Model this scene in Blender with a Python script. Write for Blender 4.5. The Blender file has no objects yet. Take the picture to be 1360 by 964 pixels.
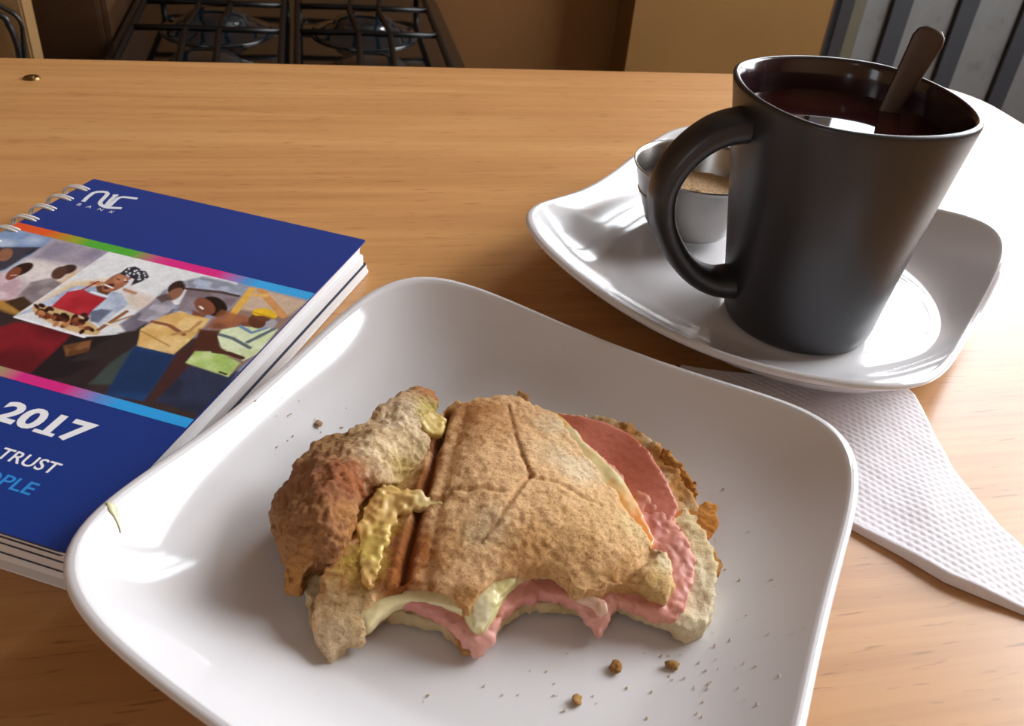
import bpy, bmesh, math, random
import numpy as np
from mathutils import Vector, Matrix
from mathutils.geometry import delaunay_2d_cdt

# ------------------------------------------------------------------ camera
PITCH, ROLL, CAMH, FPX = 0.6234, 0.1024, 0.2242, 1200.0
FW = np.array([0, math.cos(PITCH), -math.sin(PITCH)])
R0 = np.array([1.0, 0, 0]); U0 = np.cross(R0, FW)
RT = math.cos(ROLL) * R0 + math.sin(ROLL) * U0
UP = -math.sin(ROLL) * R0 + math.cos(ROLL) * U0
CP = np.array([0, 0, CAMH])
sc = bpy.context.scene
C = sc.collection
cd = bpy.data.cameras.new('camera'); cam = bpy.data.objects.new('camera', cd); C.objects.link(cam)
cd.sensor_width = 36; cd.lens = FPX / 1360 * 36; cd.clip_start = .01
cam.matrix_world = Matrix([[RT[0], UP[0], -FW[0], CP[0]], [RT[1], UP[1], -FW[1], CP[1]], [RT[2], UP[2], -FW[2], CP[2]], [0, 0, 0, 1]])
cd.dof.use_dof = True; cd.dof.focus_distance = .37; cd.dof.aperture_fstop = 30
sc.camera = cam

def at(x, y, z):                       # point of the plane at height z seen at a pixel of the photograph
    d = FW + RT * (x - 680) / FPX - UP * (y - 482) / FPX
    return CP + d * ((z - CP[2]) / d[2])

# ------------------------------------------------------------------ world and light
sc.view_settings.view_transform = 'Standard'; sc.view_settings.look = 'None'
sc.view_settings.gamma = 1; sc.view_settings.exposure = 0.0
w = bpy.data.worlds.new('sky'); sc.world = w; w.use_nodes = True
bg = w.node_tree.nodes['Background']; bg.inputs[0].default_value = (.86, .93, 1, 1); bg.inputs[1].default_value = 2.6

ANG = math.radians(14.2)               # the room and the table are turned by this much
RU = Vector((math.cos(ANG), math.sin(ANG), 0)); RV = Vector((-math.sin(ANG), math.cos(ANG), 0))
def rm(u, v, z): return RU * u + RV * v + Vector((0, 0, z))
ROOM = Matrix.Rotation(ANG, 4, 'Z')
def area(name, p, target, sx, sy, power, col):
    l = bpy.data.lights.new(name, 'AREA'); l.shape = 'RECTANGLE'; l.size = sx; l.size_y = sy; l.energy = power; l.color = col
    o = bpy.data.objects.new(name, l); C.objects.link(o); o.location = p
    o.rotation_euler = (Vector(target) - Vector(p)).to_track_quat('-Z', 'Y').to_euler(); return o
# daylight just outside the glazed door, the side window and the front window
area('door_daylight', rm(1.7, 1.95, 1.35), rm(1.7, 1.0, 1.35), 1.15, 1.85, 52, (.93, .96, 1))
area('side_window_daylight', rm(2.28, .95, 1.22), rm(1.0, .95, 1.22), 1.45, 1.7, 125, (.95, .97, 1))
area('front_window_daylight', rm(-1.4, -1.46, .95), rm(-1.4, 0, .95), .9, 1.1, 1.2, (.95, .97, 1))

# ------------------------------------------------------------------ helpers
def lin(c):
    if isinstance(c, str):
        c = [int(c[i:i + 2], 16) / 255 for i in (0, 2, 4)]
    return tuple((x / 12.92 if x <= .04045 else ((x + .055) / 1.055) ** 2.4) for x in c[:3]) + (1,)
def mat(name, col, rough=.5, metal=0, spec=.5, coat=0, sss=0, trans=0):
    m = bpy.data.materials.new(name); m.use_nodes = True
    b = m.node_tree.nodes['Principled BSDF']
    b.inputs['Base Color'].default_value = lin(col); b.inputs['Roughness'].default_value = rough
    b.inputs['Metallic'].default_value = metal; b.inputs['Specular IOR Level'].default_value = spec
    b.inputs['Coat Weight'].default_value = coat; b.inputs['Coat Roughness'].default_value = .06
    if sss:
        b.inputs['Subsurface Weight'].default_value = sss; b.inputs['Subsurface Radius'].default_value = (1, .5, .3); b.inputs['Subsurface Scale'].default_value = .003
    if trans: b.inputs['Transmission Weight'].default_value = trans
    return m
def N(m, t, **k):
    n = m.node_tree.nodes.new(t)
    for a, v in k.items():
        if a in n.inputs: n.inputs[a].default_value = v
        else: setattr(n, a, v)
    return n
def L(m, a, b): m.node_tree.links.new(a, b)
def bsdf(m): return m.node_tree.nodes['Principled BSDF']
def coords(m, scale=(1, 1, 1), rot=(0, 0, 0)):
    tc = N(m, 'ShaderNodeTexCoord'); mp = N(m, 'ShaderNodeMapping'); mp.inputs['Scale'].default_value = scale; mp.inputs['Rotation'].default_value = rot
    L(m, tc.outputs['Object'], mp.inputs['Vector']); return mp.outputs['Vector']
def noise(m, vec, scale, detail=4, rough=.6, dist=0):
    n = N(m, 'ShaderNodeTexNoise'); n.inputs['Scale'].default_value = scale; n.inputs['Detail'].default_value = detail
    n.inputs['Roughness'].default_value = rough; n.inputs['Distortion'].default_value = dist
    L(m, vec, n.inputs['Vector']); return n.outputs['Fac']
def ramp(m, fac, stops):
    r = N(m, 'ShaderNodeValToRGB'); e = r.color_ramp.elements
    while len(e) < len(stops): e.new(.5)
    for i, (p, c) in enumerate(stops): e[i].position = p; e[i].color = lin(c)
    L(m, fac, r.inputs['Fac']); return r.outputs['Color']
def bump(m, h, strength, dist=.001):
    b = N(m, 'ShaderNodeBump'); b.inputs['Strength'].default_value = strength; b.inputs['Distance'].default_value = dist
    L(m, h, b.inputs['Height']); L(m, b.outputs['Normal'], bsdf(m).inputs['Normal']); return b
def mix(m, a, b, fac, mode='MIX'):
    x = N(m, 'ShaderNodeMix', data_type='RGBA', blend_type=mode)
    for s, v in ((6, a), (7, b), (0, fac)):
        if isinstance(v, (int, float)): x.inputs[s].default_value = v
        elif isinstance(v, tuple): x.inputs[s].default_value = v
        else: L(m, v, x.inputs[s])
    return x.outputs[2]

def link(name, me, m=None, parent=None, smooth=False):
    o = bpy.data.objects.new(name, me); C.objects.link(o)
    if m: me.materials.append(m)
    if parent: o.parent = parent
    if smooth: me.polygons.foreach_set('use_smooth', [True] * len(me.polygons))
    return o
def py(name, V, F, m=None, parent=None, smooth=False):
    me = bpy.data.meshes.new(name); me.from_pydata([tuple(v) for v in V], [], [tuple(f) for f in F]); me.update()
    return link(name, me, m, parent, smooth)
def empty(name, loc=(0, 0, 0)):
    o = bpy.data.objects.new(name, None); o.empty_display_size = .02; C.objects.link(o); o.location = loc; return o
def tag(o, label=None, cat=None, group=None, kind=None):
    for k, v in (('label', label), ('category', cat), ('group', group), ('kind', kind)):
        if v: o[k] = v
    return o
def localize(o, root):                 # vertices are given in world space; keep them there under a placed root
    o.parent = root; o.matrix_parent_inverse = Matrix.Translation(root.location).inverted(); return o
def recentre(o):                       # put the origin of a world-space mesh at its base
    me = o.data; n = len(me.vertices); a = np.empty(n * 3); me.vertices.foreach_get('co', a); a = a.reshape(-1, 3)
    c = np.array([(a[:, 0].min() + a[:, 0].max()) / 2, (a[:, 1].min() + a[:, 1].max()) / 2, a[:, 2].min()])
    me.vertices.foreach_set('co', (a - c).ravel()); me.update(); o.location = c; return o
def box_bm(bm, c, s, bev=0):
    r = bmesh.ops.create_cube(bm, size=1, matrix=Matrix.Translation(c) @ Matrix.Diagonal((*s, 1)))
    if bev:
        es = list({e for v in r['verts'] for e in v.link_edges})
        bmesh.ops.bevel(bm, geom=es, offset=bev, segments=2, affect='EDGES', clamp_overlap=True)
def box(name, c, s, m, parent=None, bev=0, room=True):
    bm = bmesh.new(); box_bm(bm, (0, 0, 0), s, bev)
    me = bpy.data.meshes.new(name); bm.to_mesh(me); bm.free()
    o = link(name, me, m); 
    if parent:
        o.parent = parent; o.location = c
    elif room:
        o.matrix_world = ROOM @ Matrix.Translation(c)
    else: o.location = c
    return o
def tube(name, pts, r, m, parent=None, seg=10, flat=1.0, closed=False, res=0):
    P = [Vector(p) for p in pts]
    if res:
        Q = []
        n = len(P)
        rng = range(n if closed else n - 1)
        for i in rng:
            p0, p1, p2, p3 = (P[(i + k) % n] if closed else P[min(max(i + k, 0), n - 1)] for k in (-1, 0, 1, 2))
            for j in range(res):
                t = j / res
                Q.append(.5 * ((2 * p1) + (-p0 + p2) * t + (2 * p0 - 5 * p1 + 4 * p2 - p3) * t * t + (-p0 + 3 * p1 - 3 * p2 + p3) * t ** 3))
        if not closed: Q.append(P[-1])
        P = Q
    n = len(P); V = []; F = []
    T = []
    for i in range(n):
        a = P[(i + 1) % n] if closed or i < n - 1 else P[i]; b = P[i - 1] if closed or i > 0 else P[i]
        T.append((a - b).normalized())
    nrm = T[0].orthogonal().normalized()
    for i in range(n):
        nrm = (nrm - T[i] * nrm.dot(T[i])).normalized(); bn = T[i].cross(nrm)
        rr = r[min(i * len(r) // n, len(r) - 1)] if isinstance(r, (list, tuple)) else r
        for k in range(seg):
            a = 2 * math.pi * k / seg; V.append(P[i] + nrm * math.cos(a) * rr + bn * math.sin(a) * rr * flat)
    for i in range(n if closed else n - 1):
        for k in range(seg):
            a, b = i * seg + k, i * seg + (k + 1) % seg; c_, d_ = ((i + 1) % n) * seg + k, ((i + 1) % n) * seg + (k + 1) % seg
            F.append((a, b, d_, c_))
    if not closed: F.append(tuple(range(seg))[::-1]); F.append(tuple((n - 1) * seg + k for k in range(seg)))
    return py(name, V, F, m, parent, True)

# vectorised value noise
def _h(i, j, k, s):
    n = (i * 374761393 + j * 668265263 + k * 2147483647 + s * 1274126177) & 0xffffffff
    n = ((n ^ (n >> 13)) * 1274126177) & 0xffffffff
    return ((n ^ (n >> 16)) & 0xffff) / 65535.0
def vnoise(p, scale, seed=0):
    q = p / scale; i = np.floor(q).astype(np.int64); f = q - i; f = f * f * (3 - 2 * f); out = 0
    for a in (0, 1):
        for b in (0, 1):
            for c in (0, 1):
                wt = (f[:, 0] if a else 1 - f[:, 0]) * (f[:, 1] if b else 1 - f[:, 1]) * (f[:, 2] if c else 1 - f[:, 2])
                out = out + wt * _h(i[:, 0] + a, i[:, 1] + b, i[:, 2] + c, seed)
    return out - .5
def seg_dist(P, line):
    d = np.full(len(P), 9.0)
    for a, b in zip(line[:-1], line[1:]):
        a = np.array(a)[:2]; b = np.array(b)[:2]; ab = b - a
        t = np.clip(((P[:, :2] - a) @ ab) / (ab @ ab), 0, 1)
        d = np.minimum(d, np.hypot(*(P[:, :2] - a - t[:, None] * ab).T))
    return d

def inside(P, poly):
    x, y = P[:, 0], P[:, 1]; r = np.zeros(len(P), bool); n = len(poly)
    for i in range(n):
        x1, y1 = poly[i]; x2, y2 = poly[(i + 1) % n]
        if y1 != y2:
            r ^= ((y1 > y) != (y2 > y)) & (x < (x2 - x1) * (y - y1) / (y2 - y1) + x1)
    return r
def spline(ctrl):
    A = np.array(ctrl, float); X = A[:, :2] / 100; n = len(X)
    def K(r2): return .5 * r2 * np.log(r2 + 1e-9)
    D = ((X[:, None] - X[None]) ** 2).sum(-1)
    M = np.zeros((n + 3, n + 3)); M[:n, :n] = K(D) + np.eye(n) * .01; M[:n, n] = 1; M[:n, n + 1:] = X; M[n, :n] = 1; M[n + 1:, :n] = X.T
    s = np.linalg.solve(M, np.concatenate([A[:, 2], [0, 0, 0]]))
    def f(P):
        Q = np.asarray(P, float) / 100
        return K(((Q[:, None] - X[None]) ** 2).sum(-1)) @ s[:n] + s[n] + Q @ s[n + 1:]
    return f
def relief(name, poly, ctrl, thick=None, bot=None, step=5.0, voxel=.0008, smooth=3, jag=0.0, seed=1):
    """a slab: its upper surface runs through (pixel, height) control points, its body goes down by thick or to bot"""
    rnd = random.Random(seed); P = []
    n = len(poly)
    for i in range(n):
        a, b = np.array(poly[i], float), np.array(poly[(i + 1) % n], float)
        k = max(1, int(np.hypot(*(b - a)) / step))
        for j in range(k):
            q = a + (b - a) * j / k; P.append((q[0] + rnd.gauss(0, jag), q[1] + rnd.gauss(0, jag)))
    nb = len(P); A = np.array(P)
    xs = np.arange(A[:, 0].min(), A[:, 0].max(), step); ys = np.arange(A[:, 1].min(), A[:, 1].max(), step)
    G = np.stack(np.meshgrid(xs, ys), -1).reshape(-1, 2) + .37
    G = G[inside(G, P)]
    d = np.full(len(G), 1e9)
    for i in range(nb): d = np.minimum(d, np.hypot(*(G - A[i]).T))
    G = G[d > step * .6]
    allp = [Vector(p) for p in P] + [Vector(p) for p in G]
    vs, es, fs, *_ = delaunay_2d_cdt(allp, [], [list(range(nb))], 1, 1e-5)
    V2 = np.array([[v.x, v.y] for v in vs]); f = spline(ctrl); Z = np.clip(f(V2), .0072, .05)
    top = np.array([at(x, y, z) for (x, y), z in zip(V2, Z)])
    low = top.copy(); low[:, 2] = (top[:, 2] - thick) if thick else bot
    low[:, 2] = np.minimum(low[:, 2], top[:, 2] - .0012)
    m = len(V2); F = []
    cnt = {}
    for t in fs:
        t = list(t)
        a, b, c = (V2[t[k]] for k in range(3))
        area_ = (b[0] - a[0]) * (c[1] - a[1]) - (b[1] - a[1]) * (c[0] - a[0])
        if area_ > 0: t = t[::-1]
        F.append(t); F.append([x + m for x in t[::-1]])
        for k in range(len(t)): cnt[(t[k], t[(k + 1) % len(t)])] = 1
    for (a, b) in list(cnt):
        if (b, a) not in cnt: F.append([b, a, a + m, b + m])
    me = bpy.data.meshes.new(name); me.from_pydata([tuple(v) for v in np.vstack([top, low])], [], F); me.update()
    if not voxel: return me
    o = bpy.data.objects.new('tmp', me); C.objects.link(o)
    r = o.modifiers.new('r', 'REMESH'); r.mode = 'VOXEL'; r.voxel_size = voxel
    if smooth: s = o.modifiers.new('s', 'SMOOTH'); s.iterations = smooth; s.factor = .5
    dg = bpy.context.evaluated_depsgraph_get(); dg.update()
    me2 = bpy.data.meshes.new_from_object(o.evaluated_get(dg)); me2.name = name
    bpy.data.objects.remove(o); bpy.data.meshes.remove(me)
    return me2
def getv(me):
    a = np.empty(len(me.vertices) * 3); me.vertices.foreach_get('co', a); return a.reshape(-1, 3)
def getn(me):
    a = np.empty(len(me.vertices) * 3); me.vertices.foreach_get('normal', a); return a.reshape(-1, 3)
def setv(me, a): me.vertices.foreach_set('co', a.ravel()); me.update()
def roughen(me, amps, seed=3, up=1.0):
    a = getv(me); n = getn(me); d = 0
    for amp, scl in amps: d = d + amp * 2 * vnoise(a, scl, seed + int(scl * 1e5))
    setv(me, a + n * d[:, None] * 1.0)
def paint(me, base, blobs, lines=()):
    """vertex colours of the thing itself: base plus soft patches (pixel x, y, height, radius in m, colour, strength)"""
    a = getv(me); col = np.tile(np.array(lin(base)[:3]), (len(a), 1))
    jit = 1 + .9 * vnoise(a, .004, 77) + .6 * vnoise(a, .0015, 78)
    for (x, y, z, r, c, s) in blobs:
        p = at(x, y, z)
        d = np.hypot(a[:, 0] - p[0], a[:, 1] - p[1]) / r * jit
        wgt = (s * np.clip(1.5 - d, 0, 1) ** 1.2)[:, None]; wgt = np.clip(wgt, 0, 1)
        col = col * (1 - wgt) + np.array(lin(c)[:3]) * wgt
    for (ln, z, wd, c, s) in lines:
        q = [at(x, y, z) for x, y in ln]; d = seg_dist(a, q) / wd * jit
        wgt = np.clip(s * np.exp(-d ** 2), 0, 1)[:, None]; col = col * (1 - wgt) + np.array(lin(c)[:3]) * wgt
    return col
def setcol(me, col, name='Col'):
    at_ = me.color_attributes.new(name, 'FLOAT_COLOR', 'POINT')
    at_.data.foreach_set('color', np.hstack([col, np.ones((len(col), 1))]).ravel())

# ------------------------------------------------------------------ materials
def wood_mat():
    m = mat('beech_laminate', 'B98252', .32, spec=.45, coat=.22); b = bsdf(m)
    bsdf(m).inputs['Coat Roughness'].default_value = .28
    v = coords(m, (1.2, 16, 1)); v2 = coords(m, (3, 95, 1)); v3 = coords(m, (40, 420, 1))
    n1 = noise(m, v, 2.2, 5, .55, .6); n2 = noise(m, v2, 2.0, 4, .6, .3); n3 = noise(m, v3, 1.3, 2, .5)
    c1 = ramp(m, n1, [(.3, 'A87448'), (.52, 'BA8752'), (.72, 'C89862')])
    c2 = ramp(m, n2, [(.35, 'AC7A4A'), (.6, 'C4925E')])
    c = mix(m, c1, c2, .45)
    fl = ramp(m, n3, [(.62, 'FFFFFF'), (.72, 'A07C60')])
    c = mix(m, c, fl, .55, 'MULTIPLY')
    L(m, c, b.inputs['Base Color'])
    bump(m, n3, .08, .0003)
    return m
M_wood = wood_mat()
M_edge = mat('beech_edging', 'A66F3C', .4)
M_porc = mat('white_glazed_porcelain', 'D6D4D6', .1, spec=.5, coat=.3)
def mugm():
    m = mat('black_satin_stoneware', '242428', .4, spec=.5, coat=.12); bsdf(m).inputs['Coat Roughness'].default_value = .2
    n = noise(m, coords(m), 900, 3); bump(m, n, .05, .0002); return m
M_mug = mugm()
M_muggloss = mat('black_glaze_red_reflection', '28161A', .16, spec=.5, coat=.3)  # black glaze; the red reflection inside the mug is tinted into its colour
M_tea = mat('dark_red_tea', '240A0A', .03, spec=.6)
M_steel = mat('brushed_steel', '96928E', .26, metal=1)
M_spoon = mat('dull_spoon_steel', '54463E', .5, metal=.8)
M_wire = mat('white_coated_wire', 'E4E0DC', .3, spec=.5)
def sugarm():
    m = mat('brown_sugar', 'B98A55', .6); n = noise(m, coords(m), 1500, 3)
    L(m, ramp(m, n, [(.3, '7A4E28'), (.5, 'C79B66'), (.75, 'F0DDB8')]), bsdf(m).inputs['Base Color']); bump(m, n, .8, .0008); return m
M_sugar = sugarm()
def vcol(name, rough, bscale, bstr, spec=.4, sss=0, var=.3, dark='8A6A50', dist=.0008):
    m = mat(name, 'FFFFFF', rough, spec=spec, sss=sss)
    a = N(m, 'ShaderNodeVertexColor'); a.layer_name = 'Col'
    n = noise(m, coords(m), bscale, 6, .75); n2 = noise(m, coords(m), bscale * .45, 5, .75)
    v = ramp(m, n, [(.34, dark), (.47, 'FFFFFF')])
    c = mix(m, a.outputs['Color'], v, var, 'MULTIPLY')
    v2 = ramp(m, n2, [(.36, dark), (.47, 'FFFFFF')])
    c = mix(m, c, v2, var * .8, 'MULTIPLY')
    L(m, c, bsdf(m).inputs['Base Color'])
    if bstr: bump(m, n, bstr, dist)
    return m
M_toast = vcol('toasted_bread', .75, 1500, .75, .15, 0, .62, '9A6238', .0009)
M_crumb = vcol('pale_bread_crumb', .85, 1300, .9, .2, 0, .3, 'C0A484')
M_ham = vcol('cooked_ham', .42, 900, .35, .4, .1, .22, 'C89088', .0004)
M_cheese = vcol('melted_cheese', .25, 300, .15, .5, .2, .12, 'C0A860', .0004)
M_print = vcol('printed_cover', .3, 50, 0, .5, 0, 0)
def wallm(name, a, b, rough=.6):
    m = mat(name, a, rough); n = noise(m, coords(m), 3.5, 5, .6)
    L(m, ramp(m, n, [(.3, a), (.7, b)]), bsdf(m).inputs['Base Color'])
    n2 = noise(m, coords(m), 160, 3); bump(m, n2, .1, .002); return m
M_ochre = wallm('ochre_paint', '745222', '7E5A28')
M_ochre2 = wallm('shaded_ochre_paint', '6E4A22', '785226')  # the pillar's ochre, with the back wall's shading put into a darker tone
M_cream = wallm('cream_paint', '8E6A3E', '9A7446')
M_floor = wallm('brown_floor_tile', '6A5038', '7A5C40', .4)
M_black = mat('black_glossy_enamel', '0B0C0D', .07, spec=.6, coat=.6)
M_iron = mat('black_enamelled_wire', '060505', .4, spec=.25)
M_dark = mat('dark_frame_paint', '2A2A2E', .45)

# ------------------------------------------------------------------ setting
def S(o): o['kind'] = 'structure'; return o
FZ = -.75
S(box('floor', (.2, .15, FZ - .025), (4.3, 3.5, .05), M_floor))
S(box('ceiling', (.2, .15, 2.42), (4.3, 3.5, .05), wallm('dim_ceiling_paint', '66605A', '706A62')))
S(box('wall_back', (-.465, 1.875, .825), (2.97, .05, 3.15), M_ochre2))
S(box('trim_1', (.825, 1.82, .825), (.42, .14, 3.15), M_ochre))          # pillar that stands out of the back wall
S(box('wall_left', (-1.975, .15, .825), (.05, 3.5, 3.15), M_cream))
# wall over the glazed door
S(box('wall_over_door', (1.68, 1.875, 2.345), (1.33, .05, .11), M_cream))
# right wall with window opening v .62-1.68, z .33-1.6
for nm, c_, s_ in (('wall_right', (2.325, .15, -.21), (.05, 3.5, 1.08)), ('wall_right_upper', (2.325, .15, 2.26), (.05, 3.5, .28)),
                   ('wall_right_near', (2.325, -.70, 1.225), (.05, 1.80, 1.79)), ('wall_right_far', (2.325, 1.80, 1.225), (.05, .2, 1.79))):
    S(box(nm, c_, s_, M_cream))
for nm, c_, s_ in (('wall_front', (1.15, -1.375, .825), (2.3, .05, 3.15)), ('wall_front_lower', (-1.05, -1.375, -.15), (1.9, .05, 1.2)),
                   ('wall_front_upper', (-1.05, -1.375, 1.95), (1.9, .05, .9)), ('wall_front_side', (-.45, -1.375, .975), (.9, .05, 1.05))):
    S(box(nm, c_, s_, M_cream))
def glassm():
    m = bpy.data.materials.new('window_glass'); m.use_nodes = True; nt = m.node_tree; nt.nodes.clear()
    o = N(m, 'ShaderNodeOutputMaterial'); a = N(m, 'ShaderNodeBsdfTransparent'); g = N(m, 'ShaderNodeBsdfGlossy'); g.inputs['Roughness'].default_value = .02
    x = N(m, 'ShaderNodeMixShader'); x.inputs[0].default_value = .07; L(m, a.outputs[0], x.inputs[1]); L(m, g.outputs[0], x.inputs[2]); L(m, x.outputs[0], o.inputs[0]); return m
M_glass = glassm()
def greym():
    m = mat('scratched_grey_sheet', '8F9090', .5); v = coords(m); n = noise(m, v, 14, 6, .65); n2 = noise(m, coords(m, (60, 60, 3)), 1, 3, .6)
    c = ramp(m, n, [(.28, '4A4B4A'), (.42, '646564'), (.75, '6E6F6E')]); s_ = ramp(m, n2, [(.66, '5A5B5B'), (.76, '90908C')])
    L(m, mix(m, c, s_, .3), bsdf(m).inputs['Base Color']); return m
M_grey = greym()
# glazed steel door: grey sheet below, glass above, dark upright bars all the way
door = empty('door_1'); door.matrix_world = ROOM @ Matrix.Translation((1.64, 1.86, FZ)); door['kind'] = 'structure'
DU = 1.64
def dbox(nm, u0, u1, z0, z1, y, t, m): return box(nm, ((u0 + u1) / 2 - DU, y, (z0 + z1) / 2), (u1 - u0, t, z1 - z0), m, door, bev=.002)
dbox('frame_post', 1.03, 1.075, 0, 3.0, -.02, .07, mat('brown_frame', '3A2418', .5))
dbox('frame_post', 1.085, 1.118, 0, 3.0, -.02, .07, M_dark)
dbox('edge_strip', 1.119, 1.155, 0, 3.0, -.015, .05, mat('grimy_putty_strip', '4E4A38', .7))
dbox('frame_post', 2.28, 2.32, 0, 3.0, -.02, .07, M_dark)
dbox('middle_rail', 1.155, 2.28, 1.12, 1.15, -.012, .035, M_dark); dbox('top_rail', 1.03, 2.32, 3.0, 3.04, -.02, .07, M_dark)
bars = [1.255 + .163 * k for k in range(7)]
edges = [1.155] + bars + [2.28]
for k in range(len(edges) - 1):
    a_ = edges[k] + (.024 if k else 0); b_ = edges[k + 1] - (.024 if k < len(edges) - 2 else 0)
    dbox('sheet_panel', a_, b_, .02, 1.12, .0, .02, M_grey)
    dbox('glass_pane', a_, b_, 1.12, 3.0, .0, .006, M_glass)
for q_, b_ in enumerate(bars): dbox('upright_bar', b_ - .024, b_ + .024, 0, 3.0 if q_ in (1, 4) else 1.12, -.010, .018, mat('slate_bar_paint', '26282E', .6) if b_ == bars[0] else bpy.data.materials['slate_bar_paint'])
win = empty('window_1'); win.matrix_world = ROOM @ Matrix.Translation((2.325, .95, .33)); win['kind'] = 'structure'
for nm, c_, s_ in (('window_frame', (0, -.735, .895), (.05, .03, 1.79)), ('window_frame', (0, .735, .895), (.05, .03, 1.79)), ('window_frame', (0, 0, .015), (.05, 1.44, .03)), ('window_frame', (0, 0, 1.775), (.05, 1.44, .03)),
                   ('window_bar', (-.01, 0, .895), (.02, .03, 1.73))):
    box(nm, c_, s_, M_dark, win, bev=.002)
box('glass_pane', (.012, 0, .895), (.005, 1.44, 1.73), M_glass, win)

# ------------------------------------------------------------------ table
def rounded_rect(u0, v0, u1, v1, r, n=12):
    P = []
    for cx, cy, a0 in ((u1 - r, v1 - r, 0), (u0 + r, v1 - r, 90), (u0 + r, v0 + r, 180), (u1 - r, v0 + r, 270)):
        for k in range(n + 1):
            a = math.radians(a0 + 90 * k / n); P.append((cx + r * math.cos(a), cy + r * math.sin(a)))
    return P
table = empty('table'); table.matrix_world = ROOM @ Matrix.Translation((-.2, .28, FZ))
tag(table, 'wooden café table with a wide beech laminate top and rounded corner', 'table')
P = rounded_rect(-.73, -.41, .73, .403, .07); n = len(P)
V = [(x, y, .75) for x, y in P] + [(x, y, .728) for x, y in P] 
top = py('table_top', V, [tuple(range(n)), tuple(range(2 * n - 1, n - 1, -1))] + [(i, i + n, (i + 1) % n + n, (i + 1) % n) for i in range(n)], M_wood, table)
top.data.materials.append(M_edge)
for p in list(top.data.polygons)[2:]: p.material_index = 1
for su in (-1, 1):
    for sv in (-1, 1):
        box('leg', (su * .64, sv * .32 - .003, .364), (.045, .045, .728), M_edge, table, bev=.003)
for sv in (-1, 1): box('apron', (0, sv * .32 - .003, .69), (1.2, .02, .076), M_edge, table)
pf = ROOM.inverted() @ Vector(at(42, 104, 0))
ft = bmesh.new(); bmesh.ops.create_cone(ft, cap_ends=True, segments=24, radius1=.0055, radius2=.0045, depth=.0012, matrix=Matrix.Translation((0, 0, .0006)))
bmesh.ops.create_cone(ft, cap_ends=True, segments=12, radius1=.0022, radius2=.0020, depth=.0008, matrix=Matrix.Translation((0, 0, .0014)))
me = bpy.data.meshes.new('screw_cap'); ft.to_mesh(me); ft.free()
o = link('screw_cap', me, mat('tarnished_brass', '8A7048', .3, metal=1), table); o.location = (pf.x + .2, pf.y - .28, .75); o['label'] = 'small brass screw cap in the table top'

# ------------------------------------------------------------------ square coupe dishes
def dish(name, cx, cy, th, hr, z0, hz, well, label, cat, ring=None, drop=0):
    NP, prof = 192, []
    a_, n_, c2, s2 = hr
    Q = lambda p: (abs(math.cos(p)) ** n_ + abs(math.sin(p)) ** n_) ** (-1 / n_)
    R = lambda p: a_ * Q(p) * (1 + c2 * math.cos(2 * p) + s2 * math.sin(2 * p))
    Z = lambda p: z0 + hz * (Q(p) - 1) / .32
    rc = a_
    def sm(t): t = max(0, min(1, t)); return t * t * (3 - 2 * t)
    rows = []
    s_list = [.03, .06] + [.1 + .0125 * k for k in range(71)]
    for s in s_list: rows.append(('t', s))
    for a in range(0, 181, 20): rows.append(('r', a))
    for s in [.95, .9, .85, .8, .75, .7, .65, .62, .6]: rows.append(('b', s))
    rows += [('f', .585), ('f', .56), ('g', .54), ('g', .3), ('g', .03)]
    V = []; lip = .0018
    def surf(p, s):
        rr = R(p) * s; k = sm((s - .35) / .5); r = rc * s * (1 - k) + rr * k
        t = max(0, (s - .585) / .39); z = well + (Z(p) - well) * (.12 * t + .88 * t ** 2.1 if t < 1 else 1) * (1 if t > .25 else sm(t / .25))
        if ring:
            d = math.hypot(cx + r * math.cos(p + th) - ring[0], cy + r * math.sin(p + th) - ring[1]) - ring[2]
            z = well + (z - well) * sm(d / .030) + (.0004 * math.exp(-(d / .0009) ** 2))
        return r, z
    for kind, s in rows:
        for i in range(NP):
            p = 2 * math.pi * i / NP
            if kind == 't':
                r, z = surf(p, s)
            elif kind == 'r':
                a = math.radians(s); r0, zz = surf(p, .975); r = R(p) * .975 + (R(p) * .025) * math.sin(a) * 1.0; z = zz - lip + lip * math.cos(a) + .0004 * math.sin(a)
                if s > 90: r = R(p) * .975 + (R(p) * .025) * math.sin(a)
            elif kind == 'b': r, z = surf(p, s); z -= .0042 if s < .93 else .0038
            elif kind == 'f': r = rc * s; z = 0 if s < .58 else .0005
            else: r = rc * s; z = .0012
            V.append((cx + r * math.cos(p + th), cy + r * math.sin(p + th), z + drop))
    F = []
    nr = len(rows)
    for j in range(nr - 1):
        for i in range(NP): F.append((j * NP + i, j * NP + (i + 1) % NP, (j + 1) * NP + (i + 1) % NP, (j + 1) * NP + i))
    F = [f[::-1] for f in F]
    F.append(tuple(range(NP))); F.append(tuple((nr - 1) * NP + i for i in range(NP))[::-1])
    o = py(name, V, F, M_porc, None, True); recentre(o); tag(o, label, cat); return o
WELL = .006
dish('plate', .0015, .2031, -.4217, (.1020, 5.4, -.0155, -.0220), .024, .0085, WELL,
     'large square white porcelain plate with raised corners holding the bitten sandwich', 'plate')
dish('saucer', .1188, .4025, -.6100, (.1023, 4.68, -.0236, -.0299), .022, .0159, WELL,
     'square white porcelain saucer under the black mug, behind the sandwich plate', 'saucer', ring=(.150, .386, .049))

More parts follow.
